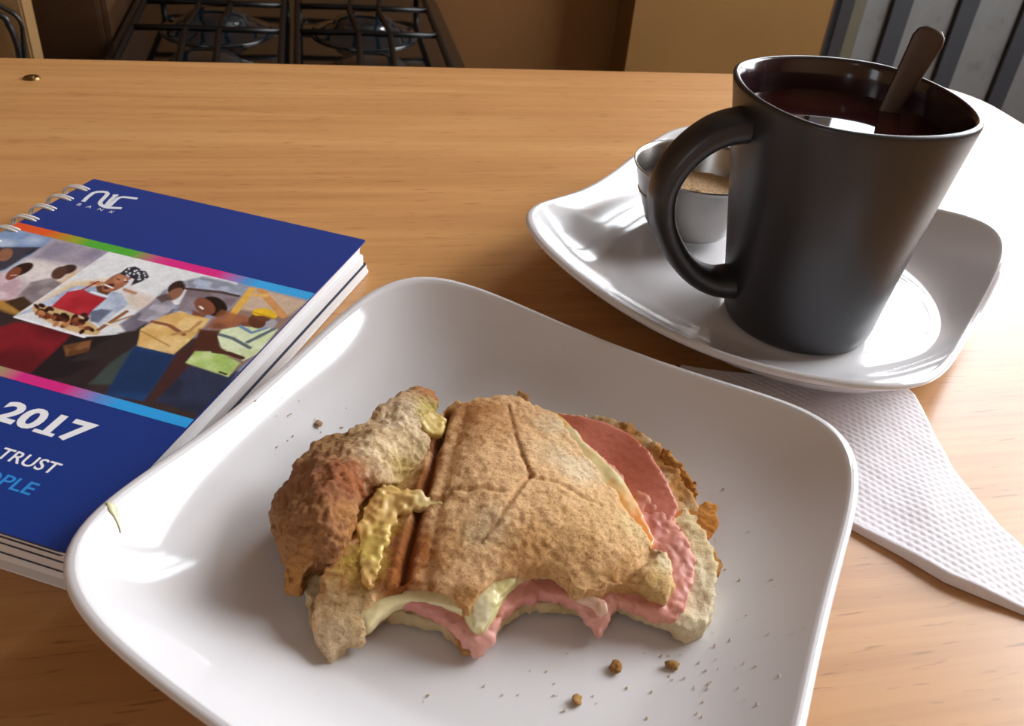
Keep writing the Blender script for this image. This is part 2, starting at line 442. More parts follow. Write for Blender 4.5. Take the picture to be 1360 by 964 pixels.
# ------------------------------------------------------------------ mug
MC = Vector((.1254, .3652, 0)); mug = empty('mug', (MC.x + .003, MC.y - .002, WELL))
tag(mug, 'tall black satin mug with a squarish flared rim and ear handle, standing on the saucer', 'mug')
def sup(p, a, n): 
    c_, s_ = abs(math.cos(p)), abs(math.sin(p)); return a / (c_ ** n + s_ ** n) ** (1 / n)
MTH = -.508; NP = 96
BASE = Vector((.1290, .3628)); RIM = Vector((.1254, .3652)); HT = .112
def mring(z, inset=0, dz=0):
    t = (z - WELL) / (HT - WELL); t = max(0, min(1, t))
    a = .0338 + (.0500 - .0338) * (t ** 1.15) - inset; n_ = 2.0 - .307 * min(1, t * 1.1) ** 1.5
    c_ = BASE.lerp(RIM, t)
    return [(c_.x + sup(2 * math.pi * i / NP, a, n_) * math.cos(2 * math.pi * i / NP + MTH), c_.y + sup(2 * math.pi * i / NP, a, n_) * math.sin(2 * math.pi * i / NP + MTH), z + dz) for i in range(NP)]
rows = [mring(WELL, .020), mring(WELL, .006), mring(WELL, .003, .0004), mring(WELL, .0012, .0016), mring(WELL, .0002, .004)]
for k in range(1, 25): rows.append(mring(WELL + .004 + (HT - WELL - .006) * k / 24))
rows += [mring(HT, .0003, -.0008), mring(HT, .001, -.0001), mring(HT, .0018, .0), mring(HT, .0027, -.0004), mring(HT, .0033, -.0014)]
nout = len(rows)
for k in range(24, -1, -1): rows.append(mring(WELL + .006 + (HT - WELL - .009) * k / 24, .0036))
rows += [mring(WELL, .006, .005), mring(WELL, .02, .0045)]
V = [v for r in rows for v in r]; F = []
for j in range(len(rows) - 1):
    for i in range(NP): F.append((j * NP + i, j * NP + (i + 1) % NP, (j + 1) * NP + (i + 1) % NP, (j + 1) * NP + i))
F.append(tuple(range(NP))[::-1]); F.append(tuple((len(rows) - 1) * NP + i for i in range(NP)))
body = py('mug_body', V, F, M_mug, None, True); body.data.materials.append(M_muggloss)
for k, p in enumerate(body.data.polygons):
    if k >= (nout - 3) * NP: p.material_index = 1
localize(body, mug)
ha = math.radians(193); hd = Vector((math.cos(ha), math.sin(ha), 0)); hs = Vector((-hd.y, hd.x, 0))
hp = [(.034, .0975, .0105, .0078), (.044, .0975, .0095, .0066), (.056, .0940, .0090, .0060), (.0665, .0845, .0088, .0056), (.0722, .0710, .0086, .0054), (.0702, .0555, .0084, .0052), (.0622, .0410, .0084, .0050), (.0515, .0300, .0086, .0050), (.041, .0250, .0092, .0056), (.0315, .0245, .0100, .0066)]
K = []
for i in range(len(hp) - 1):
    p0, p1, p2, p3 = (hp[min(max(i + k, 0), len(hp) - 1)] for k in (-1, 0, 1, 2))
    for j in range(6):
        t = j / 6
        K.append([.5 * (2 * b + (-a + c_) * t + (2 * a - 5 * b + 4 * c_ - d_) * t * t + (-a + 3 * b - 3 * c_ + d_) * t ** 3) for a, b, c_, d_ in zip(p0, p1, p2, p3)])
K.append(list(hp[-1])); V = []; F = []; SG = 20
for i, (r, z, wd, tk) in enumerate(K):
    a = K[max(i - 1, 0)]; b = K[min(i + 1, len(K) - 1)]; tr, tz = b[0] - a[0], b[1] - a[1]; l_ = math.hypot(tr, tz); nr_, nz_ = -tz / l_, tr / l_
    for k in range(SG):
        q = 2 * math.pi * k / SG; ca, sa = math.cos(q), math.sin(q)
        ca = math.copysign(abs(ca) ** .8, ca); sa = math.copysign(abs(sa) ** .8, sa)
        V.append(MC + hd * (r + nr_ * ca * tk) + hs * (sa * wd) + Vector((0, 0, z + nz_ * ca * tk)))
for i in range(len(K) - 1):
    for k in range(SG): F.append((i * SG + k, i * SG + (k + 1) % SG, (i + 1) * SG + (k + 1) % SG, (i + 1) * SG + k))
F.append(tuple(range(SG))[::-1]); F.append(tuple((len(K) - 1) * SG + k for k in range(SG)))
localize(py('handle', V, F, M_mug, None, True), mug)
# tea
TZ = .0985
r1 = mring(TZ, .0038); r0 = mring(TZ - .03, .0038)
V = r1 + r0; tea = py('tea', V, [tuple(range(NP)), tuple(range(2 * NP - 1, NP - 1, -1))] + [(i, i + NP, (i + 1) % NP + NP, (i + 1) % NP) for i in range(NP)], M_tea)
recentre(tea); tag(tea, 'dark red tea filling the black mug', 'drink')
# teaspoon
tip = Vector(at(1241, 38, .1325)); ent = Vector(at(1180, 148, TZ)); ax = (tip - ent).normalized(); side = ax.cross(Vector((RT[0] * .0 + FW[0], FW[1], FW[2]))).normalized(); nm_ = side.cross(ax).normalized()
V = []; F = []; LN = (tip - ent).length
sp = [(-.066, .001, .0005), (-.064, .006, .0006), (-.058, .0095, .0006), (-.048, .0105, .0006), (-.038, .0085, .0006), (-.030, .0045, .0008), (-.022, .0028, .0011), (-.008, .0030, .0010), (.0, .0044, .0009), (LN * .4, .0054, .0008), (LN * .75, .0064, .0008), (LN - .005, .0069, .0008), (LN - .002, .0060, .0008), (LN, .0036, .0007)]
for d_, wd, tk in sp:
    cup_ = .0035 * max(0, 1 - abs((d_ + .048) / .018) ** 2)
    for k in range(12):
        q = 2 * math.pi * k / 12; V.append(ent + ax * d_ + side * (wd * math.cos(q)) + nm_ * (tk * math.sin(q) + cup_ * (1 - math.cos(q) ** 2)))
for i in range(len(sp) - 1):
    for k in range(12): F.append((i * 12 + k, i * 12 + (k + 1) % 12, (i + 1) * 12 + (k + 1) % 12, (i + 1) * 12 + k))
F.append(tuple(range(12))[::-1]); F.append(tuple((len(sp) - 1) * 12 + k for k in range(12)))
spn = py('teaspoon', V, F, M_spoon, None, True); recentre(spn); tag(spn, 'metal teaspoon leaning in the black mug, handle sticking up over the rim', 'spoon')

# ------------------------------------------------------------------ sugar cup
cc = Vector((.0850, .4370)); B0 = .0108
prof = [(.006, 0), (.019, 0), (.0215, .0010), (.0232, .0035), (.0262, .012), (.0298, .022), (.0325, .0315), (.0334, .0334), (.0338, .0340), (.0336, .0345), (.0330, .0343), (.0320, .0325), (.0292, .022), (.0256, .012), (.0225, .004), (.020, .0016), (.006, .0012)]
def lathe(name, prof, c_, z0, m, seg=72, parent=None):
    V = []; F = []
    for r, z in prof:
        for i in range(seg): a = 2 * math.pi * i / seg; V.append((c_[0] + r * math.cos(a), c_[1] + r * math.sin(a), z0 + z))
    for j in range(len(prof) - 1):
        for i in range(seg): F.append((j * seg + i, j * seg + (i + 1) % seg, (j + 1) * seg + (i + 1) % seg, (j + 1) * seg + i))
    F.append(tuple(range(seg))[::-1]); F.append(tuple((len(prof) - 1) * seg + i for i in range(seg)))
    return py(name, V, F, m, parent, True)
cup = recentre(lathe('sugar_cup', prof, cc, B0, M_steel)); tag(cup, 'small stainless steel cup of brown sugar on the saucer behind the mug handle', 'cup')
V = []; F = []; rn = random.Random(5)
for j in range(16):
    for i in range(60):
        a = 2 * math.pi * i / 60; r = .0003 + .0292 * j / 15
        z = B0 + .0205 + .0022 * math.sin(a * 1 + 2.4) * j / 15 + rn.uniform(-.0004, .0004) + .003 * (j / 15) ** 2 * max(0, math.cos(a + 1.2)) 
        V.append((cc.x + r * math.cos(a), cc.y + r * math.sin(a), z))
for j in range(15):
    for i in range(60): F.append((j * 60 + i, j * 60 + (i + 1) % 60, (j + 1) * 60 + (i + 1) % 60, (j + 1) * 60 + i))
F.append(tuple(range(60))[::-1])
F = [f[::-1] for f in F]
o = recentre(py('brown_sugar', V, [f[::-1] for f in F], M_sugar, None, True)); tag(o, 'golden brown sugar grains inside the small steel cup', 'sugar', None, 'stuff')

# ------------------------------------------------------------------ napkin
npx = [(905, 483), (1000, 495), (1100, 508), (1195, 513), (1207, 514), (1216, 522), (1228, 545), (1243, 576), (1268, 622), (1300, 662), (1330, 697), (1362, 726), (1400, 768), (1440, 810), (1440, 848), (1362, 809), (1310, 784), (1260, 762), (1200, 730), (1150, 704), (1125, 690), (1060, 650), (960, 600), (860, 540)]
nz = [(905, 483, .0016), (1000, 500, .002), (1207, 514, .0035), (1150, 600, .0042), (1270, 630, .0028), (1240, 660, .0052), (1200, 640, .0036), (1360, 725, .002), (1362, 809, .0030), (1300, 740, .0045), (1200, 730, .0036), (1125, 690, .0034), (960, 600, .0015), (860, 540, .001), (1440, 848, .002), (1440, 810, .001)]
NH = spline(nz)
def napkin():
    rnd = random.Random(2); W = [at(x, y, max(.001, float(NH([(x, y)])[0])))[:2] for x, y in npx]
    st = .00075; P = []
    for i in range(len(W)):
        a, b = W[i], W[(i + 1) % len(W)]; k = max(1, int(np.hypot(*(b - a)) / .0015))
        for j in range(k): P.append(a + (b - a) * j / k)
    A = np.array(P); xs = np.arange(A[:, 0].min(), A[:, 0].max(), st); ys = np.arange(A[:, 1].min(), A[:, 1].max(), st)
    G = np.stack(np.meshgrid(xs, ys), -1).reshape(-1, 2) + 1.3e-5; G = G[inside(G, P)]
    G = G[seg_dist(G, P + [P[0]]) > st * .5]
    sc_ = 1000.0
    vs, es, fs, *_ = delaunay_2d_cdt([Vector(p * sc_) for p in P] + [Vector(p * sc_) for p in G], [], [list(range(len(P)))], 1, 1e-5)
    X = np.array([[v.x, v.y] for v in vs]) / sc_
    # height: pixel of a point for the control surface
    Z = np.full(len(X), .003)
    for _ in range(3):
        D = np.column_stack([X, Z]) - CP; dz = D @ FW; px = np.stack([680 + FPX * (D @ RT) / dz, 482 - FPX * (D @ UP) / dz], -1); Z = np.clip(NH(px), .0006, .006)
    t = math.radians(-21); a = X[:, 0] * math.cos(t) - X[:, 1] * math.sin(t); b = X[:, 0] * math.sin(t) + X[:, 1] * math.cos(t)
    pa, pb = .0031, .0029
    row = np.floor(b / pb); da = ((a + (row % 2) * pa / 2) / pa) % 1 - .5; db = (b / pb) % 1 - .5
    edge = seg_dist(X, P + [P[0]])
    Z2 = Z - .00055 * np.exp(-(da ** 2 + db ** 2) / .055) * np.clip((edge - .0008) / .002, 0, 1)
    Z2 += .0005 * vnoise(np.column_stack([X, Z * 0]), .009, 4) - .0006 * np.clip(1 - edge / .0012, 0, 1) ** 2
    m = len(X); V = np.vstack([np.column_stack([X, Z2]), np.column_stack([X, np.full(m, .0003)])]); F = []; E_ = {}
    for f in fs:
        f = list(f); p, q, r = (X[k] for k in f[:3])
        if (q[0] - p[0]) * (r[1] - p[1]) - (q[1] - p[1]) * (r[0] - p[0]) < 0: f = f[::-1]
        F.append(f)
        for k in range(3): E_[(f[k], f[(k + 1) % 3])] = 1
    for (p, q) in list(E_):
        if (q, p) not in E_: F.append([q, p, p + m, q + m])
    return py('napkin', V, F, None, None, True)
o = napkin(); mnap = mat('white_napkin_paper', 'E9E5EA', .85, spec=.2); nn = noise(mnap, coords(mnap), 700, 4); bump(mnap, nn, .25, .0003)
o.data.materials.append(mnap); recentre(o); tag(o, 'folded white embossed paper napkin running out from under the saucer', 'napkin')

# ------------------------------------------------------------------ diary
CZ = .017; NA = Vector((-.2186, .4089, 0)); NTH = -.2327
diary = empty('diary'); diary.location = (NA.x, NA.y, 0); diary.rotation_euler = (0, 0, NTH)
tag(diary, 'spiral-bound blue diary with 2017 and a photo collage of workers on its cover', 'diary')
M_blue = mat('blue_glossy_card', '17357F', .3, spec=.5, coat=.25)
M_page = mat('white_paper', 'E4E2E2', .8, spec=.2); M_ink = mat('dark_divider_card', '26283A', .6)
cu, sv_ = math.cos(NTH), math.sin(NTH)
def mm(x, y):                           # pixel of the photograph -> millimetres on the cover
    p = at(x, y, CZ); dx, dy = p[0] - NA.x, p[1] - NA.y
    return ((dx * cu + dy * sv_) * 1000, -(-dx * sv_ + dy * cu) * 1000)
def leaf(nm, u0, u1, v0, v1, z0, z1, m, r=.003):
    P = rounded_rect(u0, -v1, u1, -v0, r, 5); n = len(P)
    V = [(x, y, z1) for x, y in P] + [(x, y, z0) for x, y in P]
    return py(nm, V, [tuple(range(n)), tuple(range(2 * n - 1, n - 1, -1))] + [(i, i + n, (i + 1) % n + n, (i + 1) % n) for i in range(n)], m, diary)
leaf('back_cover', .001, .1500, -.001, .209, .0004, .0012, M_page)
rn = random.Random(8)
zs = [.0013, .0052, .0053, .0098, .0099, .0128, .0130, .0146, .0148, .0162]
offs = [.1497, .1490, .1482, .1456, .1462, .1452, .1466, .1456, .1464, .1458]
for k in range(0, 10, 2):
    leaf('page_block', .003, offs[k], .001 + rn.uniform(0, .0006), .2065, zs[k], zs[k + 1] - .00005, M_page, .002)
    if k < 8: leaf('divider_sheet', .003, offs[k + 1] + .0004, .001, .207, zs[k + 1], zs[k + 1] + .00018, M_ink, .002)
leaf('front_cover', .0005, .1485, 0, .208, CZ - .0006, CZ, M_blue, .0015)
# printed picture band, as vertex colours on a fine grid
RES = .42; U_0, V_0, U_1, V_1 = .5, 52.3, 148.3, 147.8
nu, nv = int((U_1 - U_0) / RES), int((V_1 - V_0) / RES)
gu, gv = np.meshgrid(np.linspace(U_0, U_1, nu), np.linspace(V_0, V_1, nv)); pts = np.stack([gu.ravel(), gv.ravel()], -1)
img = np.zeros((len(pts), 3)) + np.array(lin('8C93A8')[:3])
p3 = np.column_stack([pts, np.zeros(len(pts))])
def blend(mask, c, a=1.0):
    global img
    wgt = (mask * a)[:, None]; img = img * (1 - wgt) + np.array(lin(c)[:3]) * wgt
def pdist(P):
    return seg_dist(pts, list(P) + [P[0]])
def fillp(Z, P, c, soft=.35, a=1.0, tex=0, c2=None, tscale=5):
    q = [mm(Z[0] + x / Z[2], Z[1] + y / Z[2]) for x, y in P]
    s = np.where(inside(pts, q), 1, -1) * pdist(q); k = np.clip(.5 + s / (2 * soft), 0, 1)
    blend(k, c, a)
    if c2: blend(k * np.clip(.5 + 3 * vnoise(p3, tscale, int(abs(P[0][0]) + P[0][1])), 0, 1), c2, a * .7)
def ell(Z, x, y, rx, ry, rot, c, soft=.25, a=1.0, c2=None):
    t = np.linspace(0, 2 * math.pi, 18, endpoint=False); r = math.radians(rot)
    fillp(Z, [(x + rx * math.cos(k) * math.cos(r) - ry * math.sin(k) * math.sin(r), y + rx * math.cos(k) * math.sin(r) + ry * math.sin(k) * math.cos(r)) for k in t], c, soft, a, 0, c2, 2.2)
def linep(Z, P, wmm, c, a=1.0):
    q = [mm(Z[0] + x / Z[2], Z[1] + y / Z[2]) for x, y in P]; blend(np.clip((wmm - seg_dist(pts, q)) / .4 + .5, 0, 1), c, a)
A_, B_, D_ = (0, 300, 5.355), (120, 320, 4.018), (0, 220, 2.72)
E_ = (0, 440, 2.835)
# backgrounds
fillp(D_, [(-200, 180), (195, 262), (0, 420), (-300, 420)], '7C93B8', 1, 1, 0, 'B9C4D6', 9)
fillp(A_, [(-200, 150), (300, 150), (40, 310), (-300, 420)], '3A3A46', .8, 1, 0, '24242E', 6)
ell(A_, 35, 205, 60, 42, -30, '8A5E48', .4)
fillp(A_, [(390, 90), (770, 175), (350, 490), (-150, 800), (-300, 700), (190, 235)], 'B4A8AE', 1.0, 1)
fillp(A_, [(390, 90), (770, 175), (600, 300), (250, 230)], '8E8696', 2.5, .8, 0, '77708A', 8)
fillp(A_, [(190, 235), (600, 300), (350, 490), (60, 330)], 'DDD3CE', 2.5, .8)
fillp(A_, [(520, 320), (700, 380), (500, 560), (320, 500)], 'C79A50', 2, .8)
fillp(A_, [(-200, 480), (120, 500), (260, 560), (100, 650), (-200, 850)], 'A87C3C', 1, 1, 0, '6E4E28', 5)
fillp(A_, [(-100, 330), (40, 330), (160, 400), (120, 520), (-100, 540)], 'B89AA4', .8, 1, 0, 'D8C4C8', 5)
ell(A_, 150, 310, 95, 38, -22, '2A1C18', .4); ell(A_, 95, 340, 66, 34, -35, '7E4632', .4); linep(A_, [(75, 352), (115, 350)], .3, 'D8B8A8')
ell(A_, 480, 310, 70, 32, -15, '3A2A28', .5); ell(A_, 420, 335, 62, 40, -30, '54382E', .4)
fillp(A_, [(220, 400), (370, 370), (440, 410), (330, 500), (210, 560), (130, 500)], '6E6468', .6, .9, 0, 'A89A9C', 5)
fillp(A_, [(30, 540), (170, 500), (240, 560), (140, 610)], '3E2C20', .6)
# lower bodies
fillp(D_, [(-300, 420), (60, 540), (420, 600), (900, 640), (830, 800), (1000, 1000), (-400, 900)], '2B2226', 1.2, 1, 0, '3C3030', 10)
fillp(D_, [(-200, 640), (60, 565), (280, 590), (200, 740), (-50, 760), (-300, 740)], '7A1C26', .8, 1, 0, '4A141C', 14)
fillp(D_, [(270, 600), (480, 560), (520, 600), (250, 762), (60, 800)], '1E1A20', .8)
fillp(D_, [(230, 650), (330, 630), (320, 670), (240, 690)], '8A5A38', .5, .9, 0, '3A2418', 3)
fillp(D_, [(480, 640), (640, 680), (600, 735), (520, 850), (380, 830)], '1B3F6E', .6, 1, 0, '142C50', 12)
fillp(D_, [(460, 650), (490, 640), (400, 790), (320, 790)], '3C4A48', .8, .9)
fillp(D_, [(640, 680), (720, 640), (800, 670), (620, 860), (540, 850)], '4A2824', .9, .9, 0, '2E2428', 8)
fillp(D_, [(690, 720), (860, 745), (720, 900), (560, 850)], '232B40', .7, 1, 0, '2E3852', 10)
# central photograph
fillp(A_, [(775, 182), (1700, 400), (1560, 560), (1180, 560), (1000, 760), (600, 790), (100, 645)], 'DADADC', .3)
fillp(A_, [(500, 400), (760, 380), (700, 480), (260, 560)], 'D8B478', 2.2, .8)
fillp(A_, [(900, 450), (1200, 540), (1050, 620), (880, 560)], 'D2B8A4', 2.5, .7)
fillp(A_, [(640, 395), (760, 400), (700, 425), (640, 412)], 'A86C40', .5, .9); fillp(A_, [(880, 440), (980, 475), (960, 490), (870, 460)], 'A86C40', .5, .9)
fillp(A_, [(530, 425), (670, 430), (860, 480), (915, 560), (800, 640), (720, 720), (620, 650), (320, 590), (110, 640), (330, 530)], '9CA8BE', .4, 1, 0, 'C3CCDA', 5)
fillp(A_, [(480, 470), (590, 450), (640, 480), (760, 515), (660, 600), (620, 655), (440, 600), (360, 580)], 'A32430', .35, 1, 0, 'B8303C', 6)
linep(A_, [(590, 452), (700, 395)], .5, '8E2430'); linep(A_, [(650, 470), (760, 500)], .5, 'E0E4EC')
fillp(A_, [(680, 430), (740, 420), (800, 460), (760, 495), (690, 470)], '5E3A2C', .4)
ell(A_, 830, 400, 118, 52, -28, '9A6248', .35); ell(A_, 860, 372, 60, 30, -28, 'B47A5C', .6, .8); ell(A_, 775, 430, 42, 17, -20, '54281E', .3); linep(A_, [(745, 418), (800, 442)], .45, 'F0E4DC')
linep(A_, [(830, 375), (850, 385)], .3, '2E1A14'); linep(A_, [(885, 395), (905, 402)], .3, '2E1A14')
fillp(A_, [(850, 340), (900, 300), (960, 288), (1040, 325), (1062, 365), (1000, 400), (930, 425), (955, 380)], '2A2C38', .3)
for k in range(26):
    x = 880 + rn.random() * 160; y = 305 + rn.random() * 85
    ell(A_, x, y, 7, 6, 0, 'D6D8DE', .2, .9)
ell(A_, 470, 672, 260, 62, 20, 'C9A878', .4); 
for k in range(60):
    t = rn.random() * 2 - 1; x = 450 + 190 * t + rn.gauss(0, 12); y = 655 + 62 * t + rn.gauss(0, 28)
    ell(A_, x, y, 26, 15, rn.uniform(-40, 40), rn.choice(['4A2418', '6B3424', '3A1A14', '8A4A30', '2C1614', 'B07850']), .3)
linep(A_, [(105, 648), (600, 792)], .5, 'E8E6EA')
fillp(A_, [(640, 610), (720, 590), (800, 600), (700, 690), (640, 680)], '2E3A58', .6, .8)
linep(A_, [(700, 740), (900, 610)], .9, '8A5A34'); linep(A_, [(760, 700), (940, 640)], .6, 'A87C54'); linep(A_, [(740, 690), (840, 716)], .5, 'E4D4B8')
fillp(A_, [(1180, 450), (1240, 600), (1150, 700), (900, 760), (850, 700), (1060, 560)], '66606E', .7, 1, 0, '9490A0', 4)
fillp(A_, [(850, 760), (960, 740), (1050, 680), (960, 860), (800, 960), (500, 964)], '2C2628', .8)
# second man and shirt
fillp(B_, [(330, 340), (420, 305), (455, 350), (350, 440), (250, 420)], '8D8892', .4, 1, 0, 'B4AFBC', 4)
ell(B_, 462, 250, 55, 34, -25, '33231F', .4); ell(B_, 450, 285, 52, 26, -30, '8C5F4A', .4); fillp(B_, [(350, 300), (410, 280), (440, 310), (380, 330)], '5A4A4A', .5)
fillp(B_, [(500, 215), (600, 190), (740, 220), (830, 260), (780, 290), (540, 290)], 'A8B2C4', 1, 1, 0, '70707A', 4)
fillp(B_, [(520, 250), (700, 265), (800, 300), (700, 400), (460, 370)], '8B8088', .6, 1, 0, '6A5A5E', 6); linep(B_, [(515, 255), (700, 275), (790, 295)], .9, '4C3E3C')
# laughing woman in yellow
ell(B_, 660, 350, 74, 52, 20, '1E1614', .4); ell(B_, 610, 350, 62, 40, 30, '7C4A36', .35); linep(B_, [(585, 350), (600, 362)], .5, 'F0E8E0')
fillp(B_, [(545, 370), (620, 395), (600, 420), (540, 410)], '7C4A36', .4)
fillp(B_, [(480, 375), (560, 400), (640, 415), (590, 480), (445, 605), (250, 560), (270, 470), (390, 400)], 'D2A865', .35, 1, 0, 'E4C68C', 7)
ell(B_, 520, 450, 60, 36, -10, 'E2C084', 1); linep(B_, [(330, 430), (420, 450), (500, 500)], .9, '8A5440'); linep(B_, [(440, 500), (530, 480), (590, 430)], .8, 'B48A54')
linep(B_, [(270, 480), (420, 560)], .4, 'B08648'); 
# right photograph: worker with the yellow helmet
fillp(B_, [(855, 243), (1160, 325), (870, 620), (735, 725), (510, 655), (620, 500)], '8E7468', .3)
fillp(B_, [(855, 243), (1160, 325), (1060, 400), (760, 360)], 'C8AE98', 1, .9)
linep(B_, [(860, 260), (740, 420)], 1.6, 'D9A94E'); linep(B_, [(910, 265), (1030, 400)], 1.7, 'C99058'); linep(B_, [(880, 290), (940, 290)], 1.2, 'DDB068'); fillp(B_, [(700, 370), (900, 420), (860, 470), (600, 470)], '9A5E40', 1, .9, 0, '5E3428', 5)
fillp(B_, [(580, 470), (690, 480), (690, 560), (740, 600), (640, 600), (540, 580)], '4A2820', .8)
fillp(B_, [(860, 420), (960, 400), (1000, 430), (960, 500), (860, 480)], 'A8A4AC', .5)
fillp(B_, [(700, 475), (800, 455), (940, 465), (1000, 470), (900, 600), (815, 640), (700, 570), (680, 510)], 'CBD7A6', .35, 1, 0, 'DCE6C4', 5)
linep(B_, [(690, 500), (760, 520), (850, 570)], .9, '5C6A72'); linep(B_, [(840, 540), (980, 470)], .9, '5C6A72'); linep(B_, [(800, 455), (860, 490), (940, 465)], .8, '6C86A8')
ell(B_, 890, 430, 48, 38, 10, '5A3526', .3); ell(B_, 915, 405, 50, 24, 12, '6B4030', .4)
fillp(B_, [(860, 385), (880, 362), (930, 358), (975, 372), (1000, 400), (985, 418), (930, 400), (880, 398)], 'E2B62A', .3); linep(B_, [(865, 380), (985, 415)], .4, 'B88A1C')
fillp(B_, [(510, 650), (560, 590), (680, 590), (800, 650), (735, 725)], 'A9C46C', .4, 1, 0, 'D2DFA8', 6)
linep(B_, [(660, 590), (740, 600), (810, 625)], 1.1, '4C2C22'); linep(B_, [(690, 700), (725, 712)], .5, '22222A')
img *= (1 + .16 * vnoise(p3, 2.4, 31) + .16 * vnoise(p3, .8, 32))[:, None]
# colour bands
def band(v0, v1, stops):
    k = (pts[:, 1] >= v0) & (pts[:, 1] <= v1)
    xs = [s[0] for s in stops]; cs = np.array([lin(s[1])[:3] for s in stops])
    for ch in range(3): img[k, ch] = np.interp(pts[k, 0], xs, cs[:, ch])
band(V_0 - 1, 57.9, [(0, 'D6502A'), (18, 'D4582A'), (34, '8A9A30'), (40, '4DA136'), (62, '4DA136'), (74, 'C4447C'), (80, 'D02A7C'), (104, 'D02A7C'), (118, '4A8CC8'), (124, '38A0DC'), (150, '38A0DC')])
band(142.9, V_1 + 1, [(0, 'D6502A'), (40, '4DA136'), (68, '8AA060'), (80, 'CE2C80'), (98, 'D02A7C'), (112, '5E86C8'), (120, '2E9CE0'), (150, '2E9CE0')])
V = np.column_stack([pts[:, 0] / 1000, -pts[:, 1] / 1000, np.full(len(pts), CZ + .00006)])
idx = np.arange(nu * nv).reshape(nv, nu)
F = np.stack([idx[:-1, :-1], idx[1:, :-1], idx[1:, 1:], idx[:-1, 1:]], -1).reshape(-1, 4)
me = bpy.data.meshes.new('cover_picture'); me.from_pydata(V.tolist(), [], F.tolist()); me.update(); setcol(me, np.clip(img, 0, 1))
o = link('cover_picture', me, M_print, diary); o['label'] = 'printed photo collage of smiling workers between rainbow stripes'
# lettering
def text(nm, s, u0, u1, v0, v1, m, bold=0.0):
    cu_ = bpy.data.curves.new(nm, 'FONT'); cu_.body = s; cu_.size = 1; cu_.offset = bold; cu_.resolution_u = 4
    t = bpy.data.objects.new('tmp', cu_); C.objects.link(t); dg = bpy.context.evaluated_depsgraph_get(); dg.update()
    me = bpy.data.meshes.new_from_object(t.evaluated_get(dg)); me.name = nm; bpy.data.objects.remove(t)
    a = getv(me); mn, mx = a.min(0), a.max(0)
    a[:, 0] = (u0 + (a[:, 0] - mn[0]) / (mx[0] - mn[0]) * (u1 - u0)) / 1000; a[:, 1] = -(v1 - (a[:, 1] - mn[1]) / (mx[1] - mn[1]) * (v1 - v0)) / 1000; a[:, 2] = CZ + .00008
    setv(me, a); return link(nm, me, m, diary)
M_white = mat('white_ink', 'E6E6EA', .35); M_sky = mat('sky_blue_ink', '2F86D0', .35); M_silver = mat('silver_ink', 'D2D4DA', .35)
o = text('year_lettering', '2017', 86.5, 121.5, 157.3, 168.2, M_white, .035); o['label'] = 'bold white year 2017'
box_ = py('year_lettering', [(x / 1000, -y / 1000, CZ + .00009) for x, y in ((103.5, 166.6), (111.3, 166.6), (111.3, 168.2), (103.5, 168.2))], [(0, 3, 2, 1)], M_white, diary)
text('slogan_lettering', 'TRUST', 101.5, 123.2, 177.6, 182.8, M_white, .012)['label'] = 'white capital lettering TRUST'
text('slogan_lettering', 'PEOPLE', 95.5, 123.0, 187.6, 193.0, M_sky, .012)['label'] = 'light blue capital lettering PEOPLE'
text('emblem_lettering', 'B   A   N   K', 11.6, 31.5, 25.0, 27.4, M_silver, .0)['label'] = 'small silver spaced lettering BANK'
def stroke(P, wd):
    Q = [Vector(mm(x / 6.18, 220 + y / 6.18)) for x, y in P]; V = []; F = []
    for i, p in enumerate(Q):
        a = Q[max(i - 1, 0)]; b = Q[min(i + 1, len(Q) - 1)]; t = (b - a).normalized(); n = Vector((-t.y, t.x)) * wd / 2
        V += [((p + n).x / 1000, -(p + n).y / 1000, CZ + .00008 + wd * 1e-6), ((p - n).x / 1000, -(p - n).y / 1000, CZ + .00008 + wd * 1e-6)]
    for i in range(len(Q) - 1): F.append((2 * i, 2 * i + 1, 2 * i + 3, 2 * i + 2))
    return V, F
LV, LF = [], []
for P_, wd in (([(682, 296), (720, 258), (765, 225), (800, 216), (845, 215), (872, 218), (884, 232), (870, 250), (830, 290), (820, 306), (828, 322), (850, 335), (885, 345), (1000, 350)], 2.1),
               ([(1128, 272), (1060, 263), (1010, 258), (975, 264), (950, 282), (912, 318), (885, 345)], 2.0), ([(925, 243), (972, 243)], 1.6), ([(950, 245), (905, 285), (868, 330)], 1.9)):
    a, b = stroke(P_, wd); LF += [tuple(i + len(LV) for i in f) for f in b]; LV += a
py('emblem', LV, LF, M_silver, diary)['label'] = 'silver bank emblem of joined rounded letters'
# wire binding: double loops
def ringpts(v):
    return [(.0008 + math.copysign(.0094 * abs(math.cos(a)) ** .8, math.cos(a)), -v, .0092 + math.copysign(.0083 * abs(math.sin(a)) ** .8, math.sin(a))) for a in [2 * math.pi * k / 28 for k in range(28)]]
wire0 = None
for k in range(17):
    for s_ in (-.0010, .0010):
        v = .0116 + .0118 * k + s_
        if wire0 is None: wire0 = tube('binding_wire', [(x, 0, z) for x, y, z in ringpts(0)], .00062, M_wire, diary, 8, closed=True); wire0.location.y = -v
        else: q = wire0.copy(); C.objects.link(q); q.parent = diary; q.location.y = -v

# ------------------------------------------------------------------ sandwich
sw = empty('sandwich', tuple(at(640, 700, WELL)))
tag(sw, 'half-eaten toasted ham and cheese sandwich on the large plate', 'sandwich')
def part(name, me, m, col=None, label=None):
    if col is not None: setcol(me, np.clip(col, 0, 1))
    o = link(name, me, m, None, True); localize(o, sw)
    if label: o['label'] = label
    return o
BB = WELL + .0012
